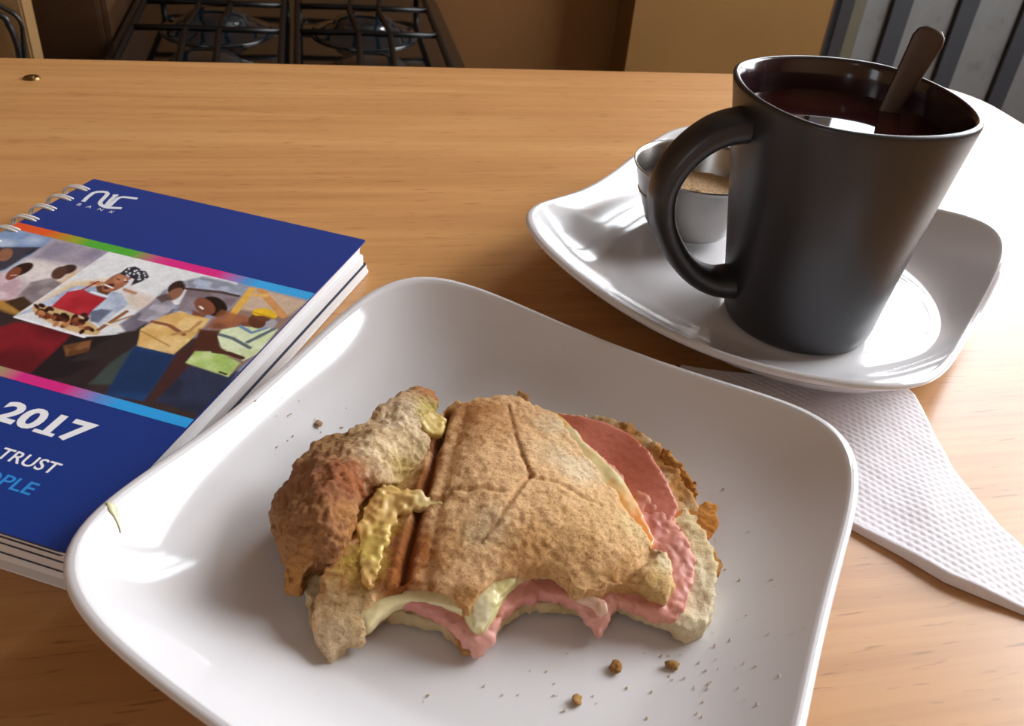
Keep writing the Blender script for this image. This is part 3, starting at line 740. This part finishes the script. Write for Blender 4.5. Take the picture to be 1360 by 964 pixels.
# bottom slice
pb = [(405, 790), (398, 720), (440, 640), (520, 570), (620, 548), (700, 540), (745, 548), (800, 551), (835, 562), (868, 582), (893, 608), (905, 622), (915, 640), (920, 655), (928, 672), (932, 700), (945, 722), (954, 750), (950, 790), (944, 815), (934, 832), (915, 836), (880, 824), (845, 812), (822, 800), (806, 812), (790, 816), (762, 800), (735, 806), (715, 800), (690, 808), (668, 824), (655, 846), (642, 862), (620, 868), (606, 850), (585, 830), (560, 820), (530, 812), (512, 812), (492, 830), (470, 842), (440, 848), (418, 826)]
cb = [(405, 790, .013), (440, 640, .014), (620, 548, .014), (745, 548, .0155), (835, 562, .0170), (905, 622, .0180), (932, 700, .0175), (954, 750, .0165), (944, 815, .0140), (915, 836, .0130), (845, 812, .0125), (760, 798, .0120), (690, 808, .0115), (642, 860, .0100), (620, 868, .0095), (560, 820, .0120), (440, 848, .0110), (700, 690, .014), (500, 720, .014)]
me = relief('bottom_bread', pb, cb, bot=BB, voxel=.0008, smooth=2, jag=1.6, seed=4)
roughen(me, [(.0009, .006), (.0006, .0022), (.0004, .001)], 11)
part('bottom_bread', me, M_crumb, paint(me, 'E6CEA0', [(840, 570, .016, .010, 'B87A34', .9), (890, 612, .017, .010, 'C08038', .9), (915, 650, .017, .008, 'C88A40', .8), (945, 690, .017, .006, 'C08038', .6), (930, 800, .014, .012, 'F0E0BC', 1), (760, 800, .012, .012, 'C8AE80', .8), (620, 860, .01, .006, 'B8783C', .9), (550, 820, .012, .01, 'CBB48A', .8), (450, 840, .01, .012, 'B08C58', .7)]))
# brown crust flake
pf_ = [(872, 690), (898, 680), (925, 672), (940, 666), (955, 668), (953, 690), (948, 708), (936, 714), (918, 700), (900, 698)]
me = relief('crust_flake', pf_, [(872, 690, .0185), (925, 672, .0170), (955, 668, .0185), (936, 714, .0165), (910, 690, .017)], thick=.0022, voxel=.0006, smooth=2, jag=1.2, seed=9)
roughen(me, [(.0005, .004), (.0004, .0012)], 21); part('crust_flake', me, M_toast, paint(me, 'C07A30', [(940, 675, .017, .004, 'D89848', .8)]), 'curled golden crust flake')
pf_ = [(878, 592), (893, 600), (905, 616), (922, 640), (926, 655), (918, 664), (905, 650), (890, 628), (878, 612)]
me = relief('crust_flake', pf_, [(880, 595, .0185), (905, 620, .0190), (922, 655, .0180)], thick=.005, voxel=.0006, smooth=2, jag=1.5, seed=10)
roughen(me, [(.0006, .004), (.0004, .0012)], 22); part('crust_flake', me, M_toast, paint(me, 'B8762E', [(890, 610, .019, .004, 'D8A058', .8)]), 'browned crust edge of the bottom slice')
# ham
pa_ = [(600, 570), (700, 548), (742, 548), (770, 551), (805, 559), (838, 575), (862, 598), (880, 626), (893, 650), (903, 672), (893, 690), (880, 720), (800, 700), (700, 640), (620, 620)]
me = relief('ham_slice', pa_, [(600, 570, .018), (742, 548, .0225), (770, 560, .0235), (838, 577, .0240), (880, 628, .0232), (903, 672, .0205), (800, 610, .0200), (840, 655, .0192), (880, 720, .0175), (700, 640, .017)], thick=.0022, voxel=.0007, smooth=4, seed=12)
roughen(me, [(.0003, .008), (.0001, .0012)], 31); part('ham_slice', me, M_ham, paint(me, 'C6745F', [(850, 600, .024, .012, 'B8664F', .7), (780, 570, .023, .008, 'C4705A', .6)]), 'outer darker ham slice folded up at the back')
pbm = [(600, 600), (760, 578), (790, 598), (815, 617), (840, 642), (868, 662), (890, 682), (905, 700), (918, 722), (926, 745), (921, 775), (914, 800), (900, 822), (872, 818), (845, 806), (822, 794), (812, 812), (806, 836), (796, 842), (784, 826), (765, 800), (745, 788), (712, 790), (690, 800), (672, 814), (662, 830), (655, 848), (645, 858), (632, 862), (618, 858), (606, 838), (588, 822), (562, 808), (530, 800), (510, 802), (494, 818), (484, 836), (470, 838), (450, 800), (470, 700)]
me = relief('ham_slice', pbm, [(600, 600, .018), (760, 578, .0205), (815, 620, .0205), (868, 664, .0195), (905, 705, .0195), (926, 745, .0185), (880, 740, .0175), (850, 700, .0185), (914, 800, .0170), (900, 822, .0150), (860, 790, .0165), (822, 794, .0160), (800, 800, .0165), (804, 838, .0115), (760, 795, .0160), (712, 790, .0158), (680, 800, .0155), (655, 848, .0125), (632, 862, .0112), (600, 825, .0150), (530, 800, .0165), (484, 836, .0130), (620, 780, .018), (740, 740, .0185)], thick=.0036, voxel=.0007, smooth=3, jag=1.2, seed=13)
roughen(me, [(.0008, .007), (.0006, .0022), (.0003, .001)], 33); part('ham_slice', me, M_ham, paint(me, 'DA9684', [(850, 690, .019, .010, 'BC7268', .6), (880, 760, .017, .012, 'C88A80', .7), (790, 810, .016, .008, 'DCA498', .7), (640, 850, .012, .007, 'E0A89C', .8), (720, 790, .016, .01, 'C88880', .7), (860, 655, .02, .006, 'D0865C', .5), (540, 800, .016, .012, 'BC7C74', .7)]), 'inner pink ham slice showing at the bite')
# melted cheese between the slices
pc = [(560, 570), (700, 545), (735, 545), (756, 558), (772, 582), (798, 604), (824, 632), (846, 664), (860, 692), (872, 715), (860, 740), (800, 760), (772, 772), (756, 764), (735, 760), (706, 760), (690, 768), (676, 782), (664, 800), (655, 818), (646, 838), (634, 846), (626, 834), (616, 812), (600, 806), (572, 800), (545, 797), (522, 804), (504, 816), (488, 832), (478, 820), (466, 780), (470, 700), (520, 620)]
me = relief('melted_cheese', pc, [(560, 570, .0180), (735, 545, .0245), (798, 600, .0235), (860, 692, .0215), (872, 716, .0205), (772, 772, .0190), (706, 760, .0205), (664, 800, .0180), (640, 815, .0180), (640, 842, .0140), (616, 812, .0175), (572, 800, .0180), (522, 804, .0172), (486, 830, .0155), (466, 780, .0155), (520, 620, .0165), (540, 720, .0165), (580, 660, .0175), (700, 680, .0215)], thick=.0038, voxel=.0007, smooth=6, seed=14)
roughen(me, [(.0006, .008), (.0002, .002)], 35); part('melted_cheese', me, M_cheese, paint(me, 'DCCFA0', [(850, 700, .021, .009, 'D88A3C', 1), (825, 665, .022, .006, 'DCA050', .8), (865, 715, .02, .006, 'DA8C3A', 1), (655, 790, .018, .008, 'D6CC88', .8), (745, 550, .024, .008, 'C8983C', .9), (800, 610, .023, .006, 'E0C88C', .6)]), 'pale melted cheese layer')
def blobmesh(name, P, ctrl, col, seed, thick=.0022, sm=4):
    me = relief(name, P, ctrl, thick=thick, voxel=.0005, smooth=sm, jag=2.0 if sm < 3 else .8, seed=seed); roughen(me, [(.0008, .004), (.0005, .0015)] if sm < 3 else [(.0005, .004), (.0002, .0012)], seed + 40); return me
me = blobmesh('cheese_drip', [(632, 775), (650, 766), (672, 762), (690, 758), (684, 772), (668, 788), (656, 806), (650, 822), (640, 838), (630, 838), (628, 815), (626, 795)], [(640, 775, .0215), (690, 758, .0215), (660, 790, .0200), (640, 835, .0155), (650, 805, .0192)], '', 51)
part('cheese_drip', me, M_cheese, paint(me, 'D9CC90', [(635, 810, .018, .004, 'E8DFC0', .8)]), 'glossy cheese drip between the two bites')
me = blobmesh('cheese_drip', [(780, 786), (794, 790), (806, 798), (808, 812), (798, 816), (790, 806), (776, 802), (764, 798), (762, 788)], [(780, 790, .0185), (805, 805, .0180), (765, 794, .0175)], '', 52)
part('cheese_drip', me, M_cheese, paint(me, 'DDB8A0', []), 'small pinkish cheese string in the right bite')
# top slice
pt = [(583, 552), (592, 541), (600, 536), (624, 532), (641, 526), (658, 524), (672, 527), (690, 526), (703, 533), (728, 545), (742, 553), (753, 573), (773, 600), (792, 618), (809, 645), (825, 660), (836, 678), (850, 700), (866, 722), (884, 734), (892, 752), (894, 775), (884, 794), (870, 786), (856, 776), (842, 772), (824, 772), (809, 770), (792, 778), (777, 786), (762, 776), (750, 760), (731, 750), (707, 747), (682, 755), (653, 766), (640, 780), (632, 795), (622, 814), (612, 806), (603, 789), (588, 777), (561, 770), (537, 773), (515, 780), (497, 793), (486, 810), (484, 836), (478, 850), (470, 842), (456, 848), (448, 862), (440, 872), (430, 856), (415, 826), (423, 784), (429, 760), (450, 700), (500, 600), (560, 540)]
ct = [(592, 541, .0270), (658, 524, .0290), (703, 533, .0280), (742, 553, .0275), (792, 618, .0265), (836, 678, .0250), (866, 722, .0235), (892, 760, .0215), (880, 794, .0200), (842, 772, .0215), (777, 786, .0215), (731, 750, .0245), (682, 755, .0240), (640, 780, .0225), (620, 814, .0185), (588, 777, .0220), (537, 773, .0215), (497, 793, .0190), (484, 836, .0150), (440, 870, .0100), (415, 826, .0135), (430, 770, .0200), (450, 700, .0210), (500, 600, .0220), (560, 540, .0230),
      (620, 620, .0300), (660, 580, .0310), (700, 640, .0315), (760, 650, .0305), (790, 700, .0290), (700, 710, .0295), (620, 720, .0270), (585, 680, .0265), (600, 580, .0280), (535, 690, .0235), (500, 740, .0225), (455, 790, .0185), (550, 600, .0235), (860, 755, .0240)]
me = relief('top_bread', pt, ct, bot=None, thick=.0068, voxel=.0006, smooth=2, jag=1.6, seed=15)
a = getv(me); nrm = getn(me); upm = np.clip(nrm[:, 2] * 1.5, 0, 1)
def groove(line, wd, dp, z=.027):
    global a
    q = [at(x, y, z) for x, y in line]; d = seg_dist(a, q); a[:, 2] -= upm * dp * np.exp(-(d / wd) ** 2)
groove([(594, 556), (580, 600), (562, 660), (546, 715), (531, 778)], .0013, .0042, .024)
groove([(618, 552), (600, 610), (585, 670), (572, 730), (562, 772)], .0018, .0010, .026)
groove([(580, 600), (560, 640), (540, 700), (520, 770)], .0016, -.0010, .024)
groove([(676, 535), (684, 575), (694, 605), (705, 632)], .00055, .0009, .031)
groove([(705, 632), (682, 662), (662, 690), (640, 712)], .00055, .0009, .030)
groove([(705, 632), (740, 640), (775, 656), (800, 662)], .0008, .0009, .031)
groove([(598, 648), (640, 652), (668, 660)], .0007, .0009, .029)
groove([(875, 722), (850, 745), (815, 766), (790, 780)], .0020, .0030, .024)
setv(me, a)
roughen(me, [(.0006, .009), (.00035, .003), (.0003, .0014), (.00015, .0008)], 17)
# the torn, uneven part left of the seam is rougher
a = getv(me); seam = at(560, 660, .024); 
tb = [(640, 560, .03, .012, 'BC8048', .6), (625, 545, .028, .008, 'B87A42', .6), (700, 720, .029, .008, 'C48A4C', .6), (590, 720, .026, .007, 'CC9858', .5), (560, 740, .024, .006, 'BC8248', .5), (740, 600, .03, .009, 'ECCEA2', .7), (770, 620, .029, .007, 'F0DCB8', .8), (740, 565, .028, .005, 'F0D8B0', .8), (656, 690, .03, .0055, 'DCC8A4', .6), (640, 705, .03, .0045, 'C8B48E', .6), (815, 690, .028, .012, 'D8B27C', .6), (760, 730, .028, .014, 'D2A468', .6), (845, 700, .025, .005, 'E2CC98', .6), (882, 745, .023, .0045, 'E8D8B0', .9), (870, 780, .021, .006, 'D2AE70', .8), (830, 768, .022, .006, 'B88444', .6),
      (530, 720, .023, .010, '8E5228', .9), (545, 660, .0235, .007, '94582C', .9), (520, 760, .022, .008, 'A05820', .9), (570, 590, .024, .005, '8A4A20', .9), (500, 650, .022, .014, '9A7030', .8), (470, 760, .0205, .010, 'A87038', .8), (452, 790, .019, .008, 'A4672E', .8), (465, 820, .016, .008, 'E0C490', .8), (440, 855, .012, .008, 'EED4AC', 1), (492, 690, .022, .010, 'BFA048', .8), (488, 745, .022, .007, 'BFA048', .8), (505, 640, .023, .007, 'C0A45C', .7), (620, 800, .019, .005, 'B8803C', .7)]
part('top_bread', me, M_toast, paint(me, 'F2C692', tb, [([(594, 556), (580, 600), (562, 660), (546, 715), (531, 778)], .024, .0016, '743A20', .95), ([(575, 620), (556, 680), (538, 740), (528, 772)], .024, .0035, 'A2602E', .7), ([(705, 632), (682, 662), (640, 712)], .03, .0008, 'B07C48', .6), ([(676, 535), (694, 605), (705, 632)], .03, .0008, 'A87040', .6)]), 'toasted golden top slice with pressed seams and bite marks')
# torn left part of the top slice
pl = [(539, 521), (524, 532), (506, 541), (481, 559), (456, 570), (440, 578), (424, 590), (404, 606), (381, 629), (364, 644), (355, 662), (352, 682), (357, 705), (367, 735), (371, 763), (374, 784), (386, 794), (395, 788), (399, 773), (403, 752), (420, 735), (444, 733), (457, 718), (466, 698), (471, 678), (468, 660), (472, 648), (486, 640), (502, 636), (520, 640), (536, 640), (548, 630), (562, 612), (577, 588), (584, 560), (580, 540), (584, 526), (570, 518), (554, 512)]
cl = [(539, 521, .0290), (506, 541, .0285), (440, 578, .0275), (381, 629, .0255), (352, 682, .0225), (367, 735, .0220), (374, 784, .0185), (395, 788, .0175), (403, 752, .0230), (444, 733, .0265), (466, 698, .0300), (471, 660, .0310), (502, 638, .0285), (536, 640, .0240), (562, 612, .0255), (584, 560, .0265), (578, 522, .0270),
      (420, 640, .0345), (440, 680, .0350), (460, 620, .0350), (400, 690, .0320), (500, 580, .0330), (540, 550, .0315), (530, 600, .0285), (500, 610, .0320), (560, 530, .0290)]
me = relief('torn_bread', pl, cl, bot=.0105, voxel=.0006, smooth=3, jag=1.0, seed=16)
a = getv(me); q = at(440, 670, .02)
k = np.clip((.030 - a[:, 2]) / .02, 0, 1) ** 1.3 * .16                    # the underside draws in
for ax_ in (0, 1): a[:, ax_] += (q[ax_] - a[:, ax_]) * k
setv(me, a)
roughen(me, [(.0018, .010), (.0009, .0035), (.0006, .0014), (.0004, .0009)], 19)
part('torn_bread', me, M_toast, paint(me, 'B68C60', [(400, 640, .028, .012, '96684A', .8), (440, 660, .033, .012, '93593A', .8), (470, 630, .034, .008, 'A4603A', .8), (420, 720, .028, .012, 'A06E48', .8), (380, 700, .026, .012, 'A4764C', .6), (385, 780, .018, .007, 'C08A4C', .9), (540, 560, .030, .014, 'F0D8B4', 1), (515, 600, .031, .010, 'EED4AC', 1), (560, 600, .026, .008, 'D2B98C', .9), (480, 575, .030, .008, 'B99A70', .8), (575, 545, .028, .006, 'C9B466', .9), (572, 522, .027, .005, 'C88858', .8), (440, 590, .029, .006, '8A6238', .7), (545, 625, .026, .006, 'C0A45C', .8), (465, 690, .03, .005, 'C08A54', .8)]), 'puffed dark toasted corner torn open to the pale crumb')
# cheese over the trough
me = blobmesh('cheese_drip', [(592, 660), (580, 655), (560, 654), (545, 648), (520, 644), (500, 650), (482, 672), (474, 700), (476, 730), (482, 765), (490, 780), (500, 775), (506, 750), (512, 720), (520, 695), (535, 680), (555, 674), (572, 672), (586, 668)], [(590, 660, .0268), (560, 660, .0262), (520, 655, .0255), (490, 700, .0240), (485, 760, .0222), (505, 730, .0236), (500, 670, .0250)], '', 53, .0025, 2)
part('cheese_drip', me, M_cheese, paint(me, 'D0AC6A', [(575, 662, .027, .006, 'D0B880', .9), (495, 720, .025, .006, 'D8C068', .8), (490, 775, .023, .004, 'C09048', .7)]), 'yellow cheese strand lying across the seam')
me = blobmesh('cheese_drip', [(560, 545), (575, 548), (590, 556), (592, 566), (580, 576), (566, 572), (556, 560)], [(560, 548, .0300), (590, 560, .0275), (570, 572, .0280)], '', 54, .003)
part('cheese_drip', me, M_cheese, paint(me, 'D0B468', []), 'small cheese lump at the top of the seam')

# small extra flakes
me = blobmesh('crust_flake', [(686, 527), (688, 520), (696, 518), (704, 523), (703, 532), (694, 534)], [(686, 527, .0285), (704, 523, .0285), (694, 534, .028)], '', 61, .003, 2)
part('crust_flake', me, M_toast, paint(me, 'B88C5C', []), 'tiny crumb of crust on the far edge of the top slice')
me = blobmesh('crust_flake', [(944, 728), (954, 730), (960, 742), (958, 756), (951, 770), (944, 766), (946, 748)], [(950, 730, .0165), (958, 750, .0150), (948, 768, .0140)], '', 62, .0035, 2)
part('crust_flake', me, M_toast, paint(me, 'C08A4A', []), 'small browned flake at the right edge')

from mathutils.bvhtree import BVHTree
pl_ob = bpy.data.objects['plate']; dg_ = bpy.context.evaluated_depsgraph_get(); dg_.update(); BV = BVHTree.FromObject(pl_ob, dg_)
def on_plate(x, y):
    d = Vector(FW + RT * (x - 680) / FPX - UP * (y - 482) / FPX).normalized(); h = BV.ray_cast(Vector(CP) - pl_ob.location, d); return h[0] + pl_ob.location, h[1]
# yellow smear on the rim slope
V = []; F = []; sp_ = [(141, 668, .4), (146, 670, 5), (150, 677, 6), (153, 685, 3), (156, 693, 1.6), (159, 702, 1.2), (160, 708, .4)]
for x, y, w_ in sp_:
    for k in range(5):
        p, n_ = on_plate(x + (k - 2) / 2 * w_, y + (k - 2) / 2 * w_ * -.3); V.append(p + n_ * (.00005 + .0003 * (1 - ((k - 2) / 2) ** 2)))
for i in range(len(sp_) - 1):
    for k in range(4): F.append((i * 5 + k, i * 5 + k + 1, (i + 1) * 5 + k + 1, (i + 1) * 5 + k))
o = recentre(py('cheese_smear', V, F, mat('pale_cheese_smear', 'CFC79A', .3), None, True)); o.modifiers.new('t', 'SOLIDIFY').thickness = .0001
tag(o, 'small dried yellow smear on the left rim of the large plate', 'smear')

# crumbs
def crumb(x, y, s, label, col, seed, kind=None):
    bm = bmesh.new(); bmesh.ops.create_icosphere(bm, subdivisions=3, radius=s); r_ = random.Random(seed)
    me = bpy.data.meshes.new('crumb'); bm.to_mesh(me); bm.free()
    a = getv(me); a *= 1 + .9 * vnoise(a + seed, s * .8, seed)[:, None] + .4 * vnoise(a + seed, s * .35, seed + 1)[:, None]; a[:, 2] *= .55; a[:, 0] *= r_.uniform(.9, 1.4); a[:, 2] -= a[:, 2].min(); setv(me, a)
    setcol(me, np.tile(np.array(lin(col)[:3]), (len(a), 1)))
    o = link('crumb', me, M_toast, None, True); o.location = on_plate(x, y)[0]; tag(o, label, 'crumb'); return o
crumb(818, 888, .0017, 'brown bread crumb on the plate below the right bite', 'A87840', 1)
crumb(893, 885, .0014, 'tan bread crumb on the plate below the bottom right corner of the sandwich', 'B08850', 2)
crumb(766, 932, .0015, 'light brown crumb nearest the front of the plate', 'B89058', 3)
crumb(423, 565, .0014, 'toasted crumb on the plate beyond the dark torn corner', 'B89470', 4)
rn = random.Random(44); V = []; F = []
for k in range(110):
    if k < 60: x, y = rn.gauss(960, 60), rn.gauss(830, 80)
    elif k < 85: x, y = rn.gauss(420, 45), rn.gauss(560, 40)
    else: x, y = rn.uniform(560, 950), rn.gauss(905, 22)
    p = on_plate(x, y)[0]
    s = rn.uniform(.0002, .0006); b = len(V)
    for q in ((1, 0, 0), (0, 1, 0), (-1, 0, 0), (0, -1, 0), (0, 0, 1), (0, 0, -.4)): V.append((p[0] + q[0] * s * rn.uniform(.6, 1.3), p[1] + q[1] * s * rn.uniform(.6, 1.3), p[2] + .0001 + s * .4 + q[2] * s * .8))
    F += [(b + i, b + (i + 1) % 4, b + 4) for i in range(4)] + [(b + (i + 1) % 4, b + i, b + 5) for i in range(4)]
o = recentre(py('fine_crumbs', V, F, mat('fine_crumb', 'D2BFA4', .8))); tag(o, 'fine bread crumbs scattered over the plate', 'crumbs', None, 'stuff')

# ------------------------------------------------------------------ cooker behind the table
M_glassb = mat('black_glass_blue_reflection', '101A20', .06, spec=.6, coat=.5)  # black burner tops; blue tint paints in their bluish reflection
ck = empty('gas_cooker'); ck.matrix_world = ROOM @ Matrix.Translation((-.035, 1.55, FZ)); tag(ck, 'black gas cooker with wire pan grates and glossy burner tops, beyond the table', 'cooker')
TZc = .53 - .022
def cb_(nm, c_, s_, m, bev=.003): return box(nm, c_, s_, m, ck, bev)
cb_('oven_body', (0, -.04, TZc / 2 - .01), (.50, .58, TZc - .02), M_black)
cb_('hob_top', (0, -.045, TZc - .006), (.54, .63, .02), M_black, .006)
for s_ in (-1, 1):
    for t_ in (-1.75, .15):
        q = lathe('burner', [(.004, .034), (.025, .033), (.042, .029), (.050, .023), (.052, .018), (.058, .016), (.064, .012), (.078, .004), (.088, .003), (.09, .0)], (s_ * .118, t_ * .118), TZc + .004, M_glassb, 40, ck)
for s_ in (-1, 1):
    g = []
    cx = s_ * .118; h = TZc + .046; x0, x1, y0, y1 = cx - .107, cx + .107, -.33, .235; r = .0052
    bars_ = [[(x0, y0, h), (x1, y0, h), (x1, y1, h), (x0, y1, h)]]
    gr = tube('pan_grate', rounded := [(p[0], p[1], h) for p in rounded_rect(x0, y0, x1, y1, .02, 4)], r, M_iron, ck, 8, closed=True)
    for yy in (-.12, .02, .15): tube('grate_bar', [(x0, yy, h), (cx - .03, yy + .002, h + .001), (cx + .03, yy - .002, h + .001), (x1, yy, h)], r * .9, M_iron, gr, 8)
    for xx in (cx - .024, cx + .024): tube('grate_bar', [(xx, y0, h), (xx + .008 * s_, -.118, h), (xx, 0, h), (xx + .008 * s_, .118, h), (xx, y1, h)], r * .9, M_iron, gr, 8, res=5)
    for xx in (x0, x1):
        for yy in (y0 + .03, y1 - .03): tube('grate_foot', [(xx, yy, h), (xx, yy, TZc + .003)], r, M_iron, gr, 8)
# cabinet left of the cooker, post and cables
cab = empty('cabinet'); cab.matrix_world = ROOM @ Matrix.Translation((-.62, 1.66, FZ)); tag(cab, 'dark brown low cabinet at the left of the gas cooker', 'cabinet')
M_cab = wallm('dark_brown_wood', '3A2412', '44290F', .5)
box('cabinet_body', (0, .02, .40), (.62, .30, .80), M_cab, cab, .003); box('cabinet_door', (-.152, -.13, .40), (.296, .018, .76), M_cab, cab, .003); box('cabinet_door', (.152, -.13, .40), (.296, .018, .76), M_cab, cab, .003)
box('cabinet_top', (0, .01, .81), (.64, .33, .02), M_cab, cab, .003)
post = box('wall_post', (-.475, 1.36, -.37), (.20, .05, .76), mat('tan_board', '86663E', .6), bev=.003); tag(post, 'tan wooden board standing upright left of the cabinet front', 'board')
def wp(x, y, v):
    d = FW + RT * (x - 680) / FPX - UP * (y - 482) / FPX; rv = np.array(RV); t = (v - CP @ rv) / (d @ rv); return CP + t * d
M_cable = mat('black_rubber_cable', '0E0D0D', .4)
for P_, v, lb in (([(-60, -30), (0, 8), (20, 20), (29, 34), (31, 55), (34, 90), (36, 150)], 1.325, 'thin black cable hanging over the tan board, the upper one'),
                  ([(-60, 0), (0, 20), (12, 34), (20, 52), (26, 78), (30, 150)], 1.320, 'black cable hanging over the tan board, the lower thicker one')):
    o = recentre(tube('cable', [wp(x, y, v) for x, y in P_], .0042 if 'thicker' in lb else .003, M_cable, res=6)); tag(o, lb, 'cable')
